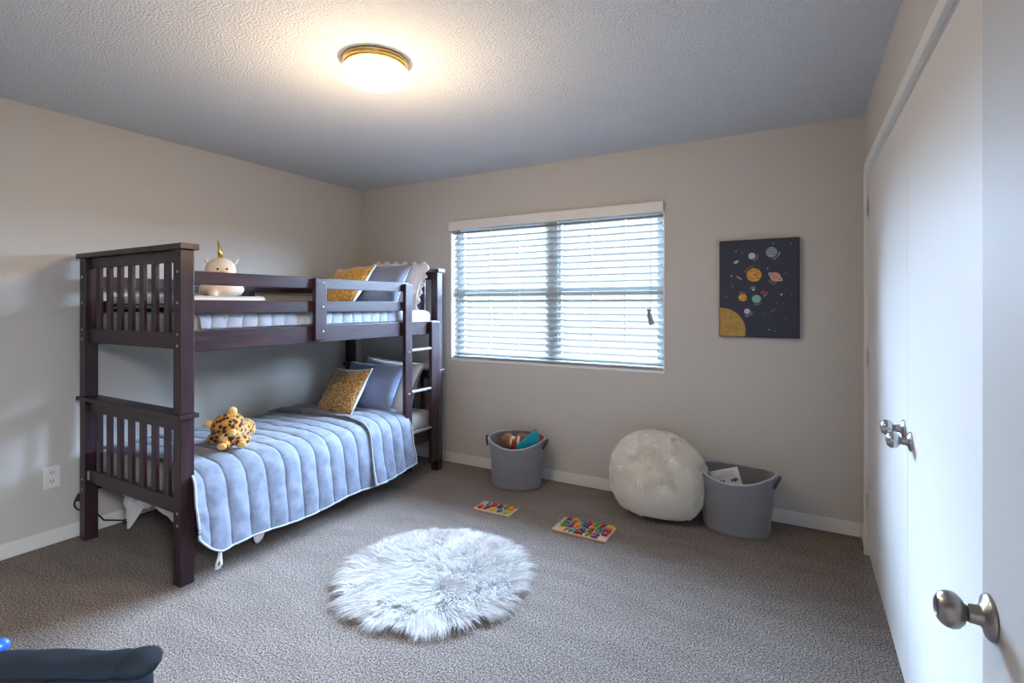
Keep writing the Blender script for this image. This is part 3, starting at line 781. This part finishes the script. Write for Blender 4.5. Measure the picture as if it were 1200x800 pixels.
while len(pts) < 36000:
    z_ = rnd.uniform(-1, 1); th = rnd.uniform(0, 2*PI); ph = math.asin(z_)
    if math.sin(th) > 0.55 and abs(z_) < 0.7: continue
    p = pouf_pt(th, ph); e1 = pouf_pt(th+0.02, ph)-p; e2 = pouf_pt(th, ph+0.02)-p
    nn = e1.cross(e2)
    if nn.length < 1e-9: continue
    nn.normalize()
    if nn.dot(p) < 0: nn = -nn
    cd = Vector((nz(p.x, p.y, p.z, 16), nz(p.x+5, p.y, p.z, 16), nz(p.x, p.y+5, p.z, 16)-0.15))*1.5
    cd = cd-nn*cd.dot(nn)
    d = (nn*0.6+cd*0.9+Vector((rnd.gauss(0, .25), rnd.gauss(0, .25), rnd.gauss(0, .25)))).normalized()
    b = cd*0.9-nn*0.35
    if p.z < -0.20: d.z = max(d.z, 0.02)
    pts.append((p, d, b, rnd.uniform(0.018, 0.034)))
pf = strands(pts, M['furcream'], 'floor_cushion', width=0.0026, seg=2, extra=(vs, fs))
pf.location = (PC.x, PC.y, 0.250); pf.rotation_euler = (R(-8), 0, 0)
tag(pf, 'large round fluffy cream floor cushion leaning against the window wall', 'floor cushion')

# ------------------------------------------------------------------ baskets
def basket(loc, rz, label, rx, ry, h, base, sag, seed, back=0.0):
    root = tag(empty('storage_basket', loc, rz), label, 'basket', 'grey soft fabric storage baskets')
    def shape(a, t):
        k = base+(1-base)*t**0.8
        bul = 1+0.02*math.sin(t*PI)+0.012*nz(math.cos(a)*2+seed, math.sin(a)*2, t*3)
        if t < 0.12: bul *= 1+0.035*math.sin(t/0.12*PI)
        z = h*t
        zz = z-(sag*max(0, -math.sin(a))**1.5*t**4)+back*max(0, math.sin(a))**1.5*t**4+0.012*math.cos(2*a)*t**4+0.005*nz(math.cos(a)*3+seed, math.sin(a)*3)*t
        ax = rx*k*bul*(1+0.05*t**3*abs(math.cos(a))**3); ay = ry*k*bul
        return Vector((ax*math.cos(a), ay*math.sin(a), zz))
    n, m_ = 72, 30; vs = []; fs = []
    for j in range(m_+1):
        for i in range(n): vs.append(shape(i*2*PI/n, j/m_))
    for j in range(m_+1):
        for i in range(n):
            p = shape(i*2*PI/n, 1-j/m_); q_ = Vector((p.x*0.965, p.y*0.965, max(p.z, 0.012))); vs.append(q_)
    J = 2*m_+2
    for j in range(J-1):
        for i in range(n): fs.append((j*n+i, j*n+(i+1) % n, (j+1)*n+(i+1) % n, (j+1)*n+i))
    fs.append(tuple(range(n-1, -1, -1))); fs.append(tuple((J-1)*n+i for i in range(n)))
    me = bpy.data.meshes.new('basket_wall'); me.from_pydata([tuple(v) for v in vs], [], fs); me.update(); link('basket_wall', me, M['basket'], root, True)
    bm = bmesh.new(); rp = [shape(i*2*PI/n, 1)*Vector((1, 1, 1)).x if False else shape(i*2*PI/n, 1) for i in range(n)]
    rp = [Vector((p.x*0.985, p.y*0.985, p.z+0.001)) for p in rp]; rp.append(rp[0])
    tube(bm, [tuple(p) for p in rp], 0.0055, 8, False); fin('rim_binding', bm, M['basket_rim'], root, True)
    for a0 in (0, PI):
        bm = bmesh.new(); pp = []
        for k in range(13):
            t = k/12; a = a0+(t-0.5)*0.62
            p = shape(a, 1); s = math.sin(t*PI)
            pp.append((p.x*(1+0.04)+math.cos(a0)*0.010*s, p.y*1.04, p.z-0.055+0.050*s))
        tube(bm, pp, [0.008]*13, 8); fin('handle', bm, M['basket_handle'], root, True)
    return root
b1 = basket((1.825, -0.222, 0), R(14), 'grey fabric basket of toys under the window', 0.205, 0.170, 0.345, 0.86, 0.030, 1, 0.035)
b2 = basket((3.338, -0.222, 0), R(-6), 'grey fabric basket right of the fluffy floor cushion', 0.209, 0.178, 0.345, 0.86, 0.022, 9)
# toys in the first basket
bm = bmesh.new()   # teal half disc
prof = [(0.115*math.cos(a), 0.115*math.sin(a)) for a in np.linspace(0, PI, 28)]
f1 = [bm.verts.new((x, -0.020+0.012*(1-(x/0.115)**2), z)) for x, z in prof]; f2 = [bm.verts.new((x, 0.020, z)) for x, z in prof]
bm.faces.new(f1); bm.faces.new(f2[::-1])
for i in range(len(prof)): bm.faces.new((f1[i], f1[(i+1) % len(prof)], f2[(i+1) % len(prof)], f2[i]))
tt = tag(fin('toy_boat', bm, M['teal'], None, bevel=0.006), 'teal half round plastic toy sticking out of the toy basket', 'toy')
tt.location = (1.920, -0.262, 0.372); tt.scale = (0.86, 1, 0.95); tt.rotation_euler = (R(-6), R(137), R(20))
pl_ = tag(empty('plush_toy', (1.795, -0.20, 0.262), R(10)), 'orange brown plush toy with cream stripes in the toy basket', 'plush toy')
blob('body', [((0, 0, 0.04), (0.075, 0.06, 0.05)), ((-0.055, 0, 0.07), (0.045, 0.045, 0.042)), ((0.055, 0.02, 0.07), (0.05, 0.045, 0.045))], M['orangeplush'], pl_, 0.007)
for (x, z) in ((-0.012, 0.072), (0.045, 0.078)):
    bm = bmesh.new(); tube(bm, [(x, -0.062, z-0.055), (x+0.004, -0.066, z-0.01), (x+0.008, -0.05, z+0.03)], [0.008, 0.010, 0.009], 8); fin('stripe', bm, M['creamplush'], pl_, True)
bm = bmesh.new(); ell(bm, (0.0, -0.045, 0.088), (0.020, 0.02, 0.015)); fin('tuft', bm, M['creamplush'], pl_, True)
bm = bmesh.new(); ell(bm, (0.018, -0.058, 0.035), (0.022, 0.014, 0.04)); fin('vest', bm, M['redplush'], pl_, True)
bm = bmesh.new(); bmesh.ops.create_icosphere(bm, subdivisions=3, radius=0.045); o = fin('red_ball', bm, M['p_red'], None, True); o.location = (1.958, -0.150, 0.345); tag(o, 'red ball at the right edge of the toy basket', 'ball')
# keep the basket filled below the visible toys
bm = bmesh.new(); ell(bm, (0, 0, 0), (0.135, 0.11, 0.105)); o = fin('blanket', bm, M['basket_handle'], None, True); o.location = (1.823, -0.215, 0.119); tag(o, 'dark folded blanket at the bottom of the toy basket', 'blanket')
# book in the second basket
bk = tag(empty('book', (3.305, -0.232, 0.21), 0), 'pale picture book standing in the right grey basket', 'book')
bk.rotation_euler = (R(-14), R(-20), R(-4))
boxo('cover', (-0.085, 0.085, -0.008, 0.008, -0.19, 0.135), M['book'], bk, bevel=0.002)
boxo('pages', (-0.083, 0.0855, -0.006, 0.006, -0.187, 0.1365), M['sheet'], bk)

# text helper
def text_mesh(body, size, extrude=0.0, bold=0.0, align='CENTER'):
    cu = bpy.data.curves.new('txt', 'FONT'); cu.body = body; cu.size = size; cu.extrude = extrude; cu.offset = bold
    cu.align_x = align; cu.align_y = 'CENTER'; cu.resolution_u = 3
    o = bpy.data.objects.new('txt', cu); COL.objects.link(o)
    dg = bpy.context.evaluated_depsgraph_get(); me = bpy.data.meshes.new_from_object(o.evaluated_get(dg))
    bpy.data.objects.remove(o); bpy.data.curves.remove(cu)
    return me
bm = bmesh.new()
for k, (x, w_, h_) in enumerate(((-0.052, 0.014, 0.020), (-0.034, 0.010, 0.022), (-0.020, 0.012, 0.018), (0.030, 0.011, 0.018), (0.046, 0.013, 0.022), (0.062, 0.008, 0.020))):
    box(bm, x, x+w_, -0.0088, -0.0079, 0.055+0.003*(k % 2), 0.055+h_)
for k in range(5): box(bm, -0.06+0.01*k, 0.06, -0.0086, -0.0079, 0.088+0.008*k, 0.0895+0.008*k)
fin('cover_print', bm, M['ink'], bk)

# ------------------------------------------------------------------ puzzle boards
def board(corner, rz, w, d, label):
    root = empty('puzzle_board', corner, rz)
    boxo('board', (0, w, 0, d, 0.002, 0.012), M['ply'], root, bevel=0.001)
    boxo('backing', (0.001, w-0.001, 0.001, d-0.001, 0.0, 0.0022), M['cord'], root)
    return tag(root, label, 'puzzle board')
def piece(ch, root_loc, rz, u, v, size, color, label, grp, cat):
    me = text_mesh(ch, size, 0.0055, 0.0026)
    xs = [p.co.x for p in me.vertices]; ys = [p.co.y for p in me.vertices]
    me.transform(Matrix.Translation((-(min(xs)+max(xs))/2, -(min(ys)+max(ys))/2, 0)))
    o = link('puzzle_piece', me, M['p_'+color])
    p = Matrix.Rotation(rz, 4, 'Z') @ Vector((u, v, 0))
    o.location = (root_loc[0]+p.x, root_loc[1]+p.y, 0.0178); o.rotation_euler = (0, 0, rz)
    return tag(o, label, cat, grp)
c1 = (1.802, -0.776, 0.0); a1 = R(0.5)
board(c1, a1, 0.268, 0.142, 'small wooden number puzzle board on the carpet')
cn = dict(darkred='dark red', teal_p='teal')
nm = lambda c: cn.get(c, c)
ordw = ['leftmost', 'second from the left', 'middle', 'second from the right', 'rightmost']
for i, (ch, c) in enumerate(zip('12345', ['teal_p', 'red', 'darkred', 'green', 'orange'])):
    piece(ch, c1, a1, 0.060+0.044*i, 0.102, 0.064, c, '%s number piece, %s in the back row of the small board' % (nm(c), ordw[i]), 'number pieces of the small puzzle board', 'puzzle piece')
for i, (ch, c) in enumerate(zip('67890', ['red', 'purple', 'yellow', 'blue', 'lime'])):
    piece(ch, c1, a1, 0.036+0.048*i, 0.037, 0.064, c, '%s number piece, %s in the front row of the small board' % (nm(c), ordw[i]), 'number pieces of the small puzzle board', 'puzzle piece')
c2 = (2.383, -0.808, 0.0); a2 = R(-0.3)
board(c2, a2, 0.336, 0.204, 'larger wooden alphabet puzzle board on the carpet')
ABC = 'ABCDEFGHIJKLMNOPQRSTUVWXYZ'
cols = ['darkred', 'orange', 'teal_p', 'red', 'green', 'darkred', 'yellow',
        'teal_p', 'brown', 'lime', 'navy', 'orange', 'teal_p', 'red',
        'green', 'purple', 'orange', 'blue', 'brown', 'green', 'purple',
        'orange', 'teal_p', 'darkred', 'green', 'purple']
for i, ch in enumerate(ABC):
    if i < 21: row, k = divmod(i, 7); u = 0.048+0.0425*k; v = 0.178-0.049*row
    else: row, k = 3, i-21; u = 0.075+0.047*k; v = 0.030
    piece(ch, c2, a2, u, v, 0.052, cols[i], '%s letter %s piece on the larger alphabet board' % (nm(cols[i]), ch), 'letter pieces of the alphabet board', 'puzzle piece')

# ------------------------------------------------------------------ canvas picture
PX0, PX1, PZ0, PZ1 = 3.221, 3.673, 1.143, 1.757
pic = tag(empty('canvas_picture', (PX0, -0.028, PZ0)), 'dark navy solar system canvas print on the window wall', 'picture')
pw, ph = PX1-PX0, PZ1-PZ0
boxo('canvas', (0, pw, 0.0, 0.027, 0, ph), M['canvas'], pic, bevel=0.0015)
bm = bmesh.new()
for b in ((-0.001, 0.004, 0, ph), (pw-0.004, pw+0.001, 0, ph), (0, pw, -0.001, 0.004), (0, pw, ph-0.004, ph+0.001)): box(bm, b[0], b[1], -0.0006, 0.026, b[2], b[3])
fin('canvas_edge', bm, M['canvas_edge'], pic)
# picture coordinates from the photo crop: (80..607, 78..712)
def pc(u, v): return (u-82)/524*pw, ph-(v-66-(607-u)*0.035)/645*ph
def disc(name, u, v, r, m, par=pic, yy=-0.0008, sx=1.0, n=32, rot=0, inner=0):
    x, z = pc(u, v); rr = r/524*pw; bm = bmesh.new()
    P = [(rr*sx*math.cos(a), rr*math.sin(a)) for a in [k*2*PI/n for k in range(n)]]
    P = [(x+p*math.cos(rot)-q_*math.sin(rot), z+p*math.sin(rot)+q_*math.cos(rot)) for p, q_ in P]
    fr_ = [bm.verts.new((p, yy, q_)) for p, q_ in P]; bk_ = [bm.verts.new((p, 0.0005, q_)) for p, q_ in P]
    if not inner:
        bm.faces.new(fr_)
    else:
        P2 = [(x+(p-x)*inner, z+(q_-z)*inner) for p, q_ in P]; f2 = [bm.verts.new((p, yy, q_)) for p, q_ in P2]
        for i in range(n): bm.faces.new((fr_[i], fr_[(i+1) % n], f2[(i+1) % n], f2[i]))
    for i in range(n): bm.faces.new((fr_[i], fr_[(i+1) % n], bk_[(i+1) % n], bk_[i]))
    return fin(name, bm, m, par)
# sun, clipped by the canvas corner
bm = bmesh.new(); cx, cz = pc(88, 690); rr = 172/524*pw
fr_ = []
arc = [(cx+rr*math.cos(a), cz+rr*math.sin(a)) for a in np.linspace(-0.6, PI, 60)]
arc = [(min(max(x, 0.003), pw), min(max(z, 0.003), ph)) for x, z in arc]
P = [(0.003, 0.003)]+[p for i, p in enumerate(arc) if i == 0 or math.dist(p, arc[i-1]) > 1e-4]
fr_ = [bm.verts.new((x, -0.0008, z)) for x, z in P]; bm.faces.new(fr_)
fin('sun', bm, M['ochre'], pic)
disc('jupiter', 316, 310, 49, M['a_orange']); disc('venus', 240, 461, 28, M['a_orange']); disc('earth', 332, 468, 30, M['a_green'])
disc('mars', 374, 424, 14, M['a_red']); disc('moon', 312, 406, 9, M['a_white']); disc('mercury', 270, 552, 20, M['a_white'])
disc('uranus', 302, 184, 24, M['a_white']); nep = disc('neptune', 430, 160, 37, M['a_blue'])
for dv_ in (-20, -4, 12):
    bm = bmesh.new(); P = []
    for k in range(9):
        t = k/8*2-1; hw = math.sqrt(max(0, 37**2-(dv_)**2))*0.92
        u = 430+t*hw; v = 160+dv_+3*math.sin(t*4)
        P.append(pc(u, v))
    tube(bm, [(x, -0.001, z) for x, z in P], 0.0016, 4); fin('band', bm, M['canvas'], pic)
disc('saturn', 455, 322, 34, M['a_pink']); disc('saturn_ring', 455, 320, 20, M['a_white'], yy=-0.0012, sx=2.6, rot=R(-32), inner=0.80)
disc('asteroid', 197, 224, 9, M['a_white'], sx=2.0, rot=R(25)); disc('comet', 215, 330, 5, M['a_pink'], sx=5, rot=R(-35)); disc('comet', 440, 540, 5, M['a_red'], sx=4, rot=R(30))
bm = bmesh.new()
stars = [(195, 152, 6), (236, 162, 4), (318, 144, 3), (440, 103, 5), (555, 106, 5), (98, 232, 2.5), (164, 316, 8), (172, 390, 5), (128, 457, 5), (405, 266, 6), (519, 298, 5), (493, 434, 10), (558, 430, 4),
         (416, 666, 6), (452, 674, 4), (520, 590, 3), (388, 565, 3.5), (460, 490, 4), (505, 494, 2.5), (165, 372, 2.5), (345, 246, 2), (500, 232, 2), (556, 200, 2), (330, 660, 2), (310, 520, 2), (560, 520, 2), (130, 120, 2), (380, 130, 2), (250, 250, 2)]
srn = random.Random(3)
stars += [(srn.uniform(100, 590), srn.uniform(95, 690), srn.uniform(0.8, 1.8)) for _ in range(70)]
for u, v, r_ in stars:
    if u < 262 and v > 515 and r_ < 3: continue
    x, z = pc(u, v); s = r_*0.75/524*pw
    vsx = [bm.verts.new((x+s*math.cos(k*PI/4), -0.0007, z+s*math.sin(k*PI/4))) for k in range(8)]; bm.faces.new(vsx)
st = fin('stars', bm, M['a_white'], pic)
def arc_text(s, u, v, r, a_mid, span, m, size=0.0125, flip=False):
    x0, z0_ = pc(u, v); rr = r/524*pw; n = len(s); V = []; F = []
    for i, ch in enumerate(s):
        a = a_mid+(0.5-(i+0.5)/n)*span*(-1 if flip else 1)
        me = text_mesh(ch, size, 0, 0.0002)
        rot = a-PI/2 if not flip else a+PI/2
        for p in me.vertices:
            q_ = (p.co.x*math.cos(rot)-p.co.y*math.sin(rot), p.co.x*math.sin(rot)+p.co.y*math.cos(rot)); V.append((x0+rr*math.cos(a)+q_[0], -0.001, z0_+rr*math.sin(a)+q_[1]))
        off = len(V)-len(me.vertices)
        for f in me.polygons: F.append(tuple(off+k for k in f.vertices))
        bpy.data.meshes.remove(me)
    me = bpy.data.meshes.new('planet_name'); me.from_pydata(V, [], F); link('planet_name', me, m, pic)
arc_text('JUPITER', 316, 310, 62, R(125), R(75), M['a_orange']); arc_text('SATURN', 455, 322, 50, R(-120), R(70), M['a_pink'], flip=True)
arc_text('NEPTUNE', 430, 160, 52, R(-40), R(85), M['a_white'], flip=True); arc_text('URANUS', 302, 184, 38, R(-25), R(105), M['a_blue'], flip=True)
arc_text('VENUS', 240, 461, 38, R(90), R(75), M['a_pink'], 0.011); arc_text('EARTH', 332, 468, 42, R(-80), R(70), M['a_green'], 0.011, flip=True)
arc_text('MARS', 374, 424, 26, R(-35), R(95), M['a_white'], 0.011, flip=True); arc_text('MOON', 312, 406, 19, R(100), R(120), M['a_white'], 0.010)
arc_text('MERCURY', 270, 552, 34, R(-55), R(120), M['a_white'], 0.011, flip=True)

# ------------------------------------------------------------------ padded chair in the near left corner of the view
CH = Vector((2.457, -3.240, 0)); ca = math.radians(29.37)
ch = tag(empty('padded_chair', CH, ca), 'dark slate padded chair back at the lower left corner of the view', 'chair')
def rbox(name, b, m, par, bev=0.02, seg=4):
    bm = bmesh.new(); box(bm, *b); o = fin(name, bm, m, par, True); k = o.modifiers.new('b', 'BEVEL'); k.width = bev; k.segments = seg; return o
# local x to the right as the camera sees it; y away from the camera
ZT = 0.733
def rollfn(u, v):
    x = -0.30+0.575*u; a = v*2*PI
    e_ = min(1, max(0, (1-u)/0.055)); f_ = min(1, u/0.055)
    k = math.sqrt(1-(1-min(e_, f_))**2)
    seam = 1-0.10*math.exp(-((u-0.90)/0.012)**2)
    rz_ = (0.0145+0.006*min(1, max(0, (u-0.82)/0.1)))*k*seam; ry_ = 0.034*k*seam
    wv_ = 0.003*nz(u*9, math.cos(a), math.sin(a))
    return (x, ry_*math.cos(a)+wv_, ZT-0.0145+rz_*math.sin(a)+wv_-0.004*math.sin(u*PI))
grid(rollfn, 90, 28, 'top_roll', M['slate'], ch)
rbox('side_pad', (0.088, 0.258, -0.032, 0.030, 0.42, ZT-0.024), M['slate'], ch, 0.025)
rbox('side_pad', (-0.285, -0.225, -0.030, 0.030, 0.42, ZT-0.026), M['slate'], ch, 0.018)
rbox('back_panel', (-0.25, 0.12, 0.000, 0.022, 0.42, ZT-0.022), M['black'], ch, 0.005)
rbox('seat', (-0.27, 0.23, -0.44, 0.02, 0.40, 0.47), M['slate'], ch, 0.03)
for x in (-0.25, 0.21):
    for y in (-0.41, 0.0):
        bm = bmesh.new(); tube(bm, [(x, y, 0.41), (x*1.06, y+(0.03 if y > -0.1 else -0.02), 0.0)], [0.017, 0.012], 12); fin('leg', bm, M['black'], ch, True)
bm = bmesh.new(); tube(bm, [(0.235, -0.034, ZT-0.044), (0.17, -0.036, ZT-0.048), (0.10, -0.034, ZT-0.052)], [0.006, 0.009, 0.004], 8); fin('piping', bm, M['slate2'], ch, True)
bm = bmesh.new(); ell(bm, (-0.027, 0.026, ZT-0.002), (0.013, 0.013, 0.012)); fin('blue_button', bm, M['bluelogo'], ch, True)
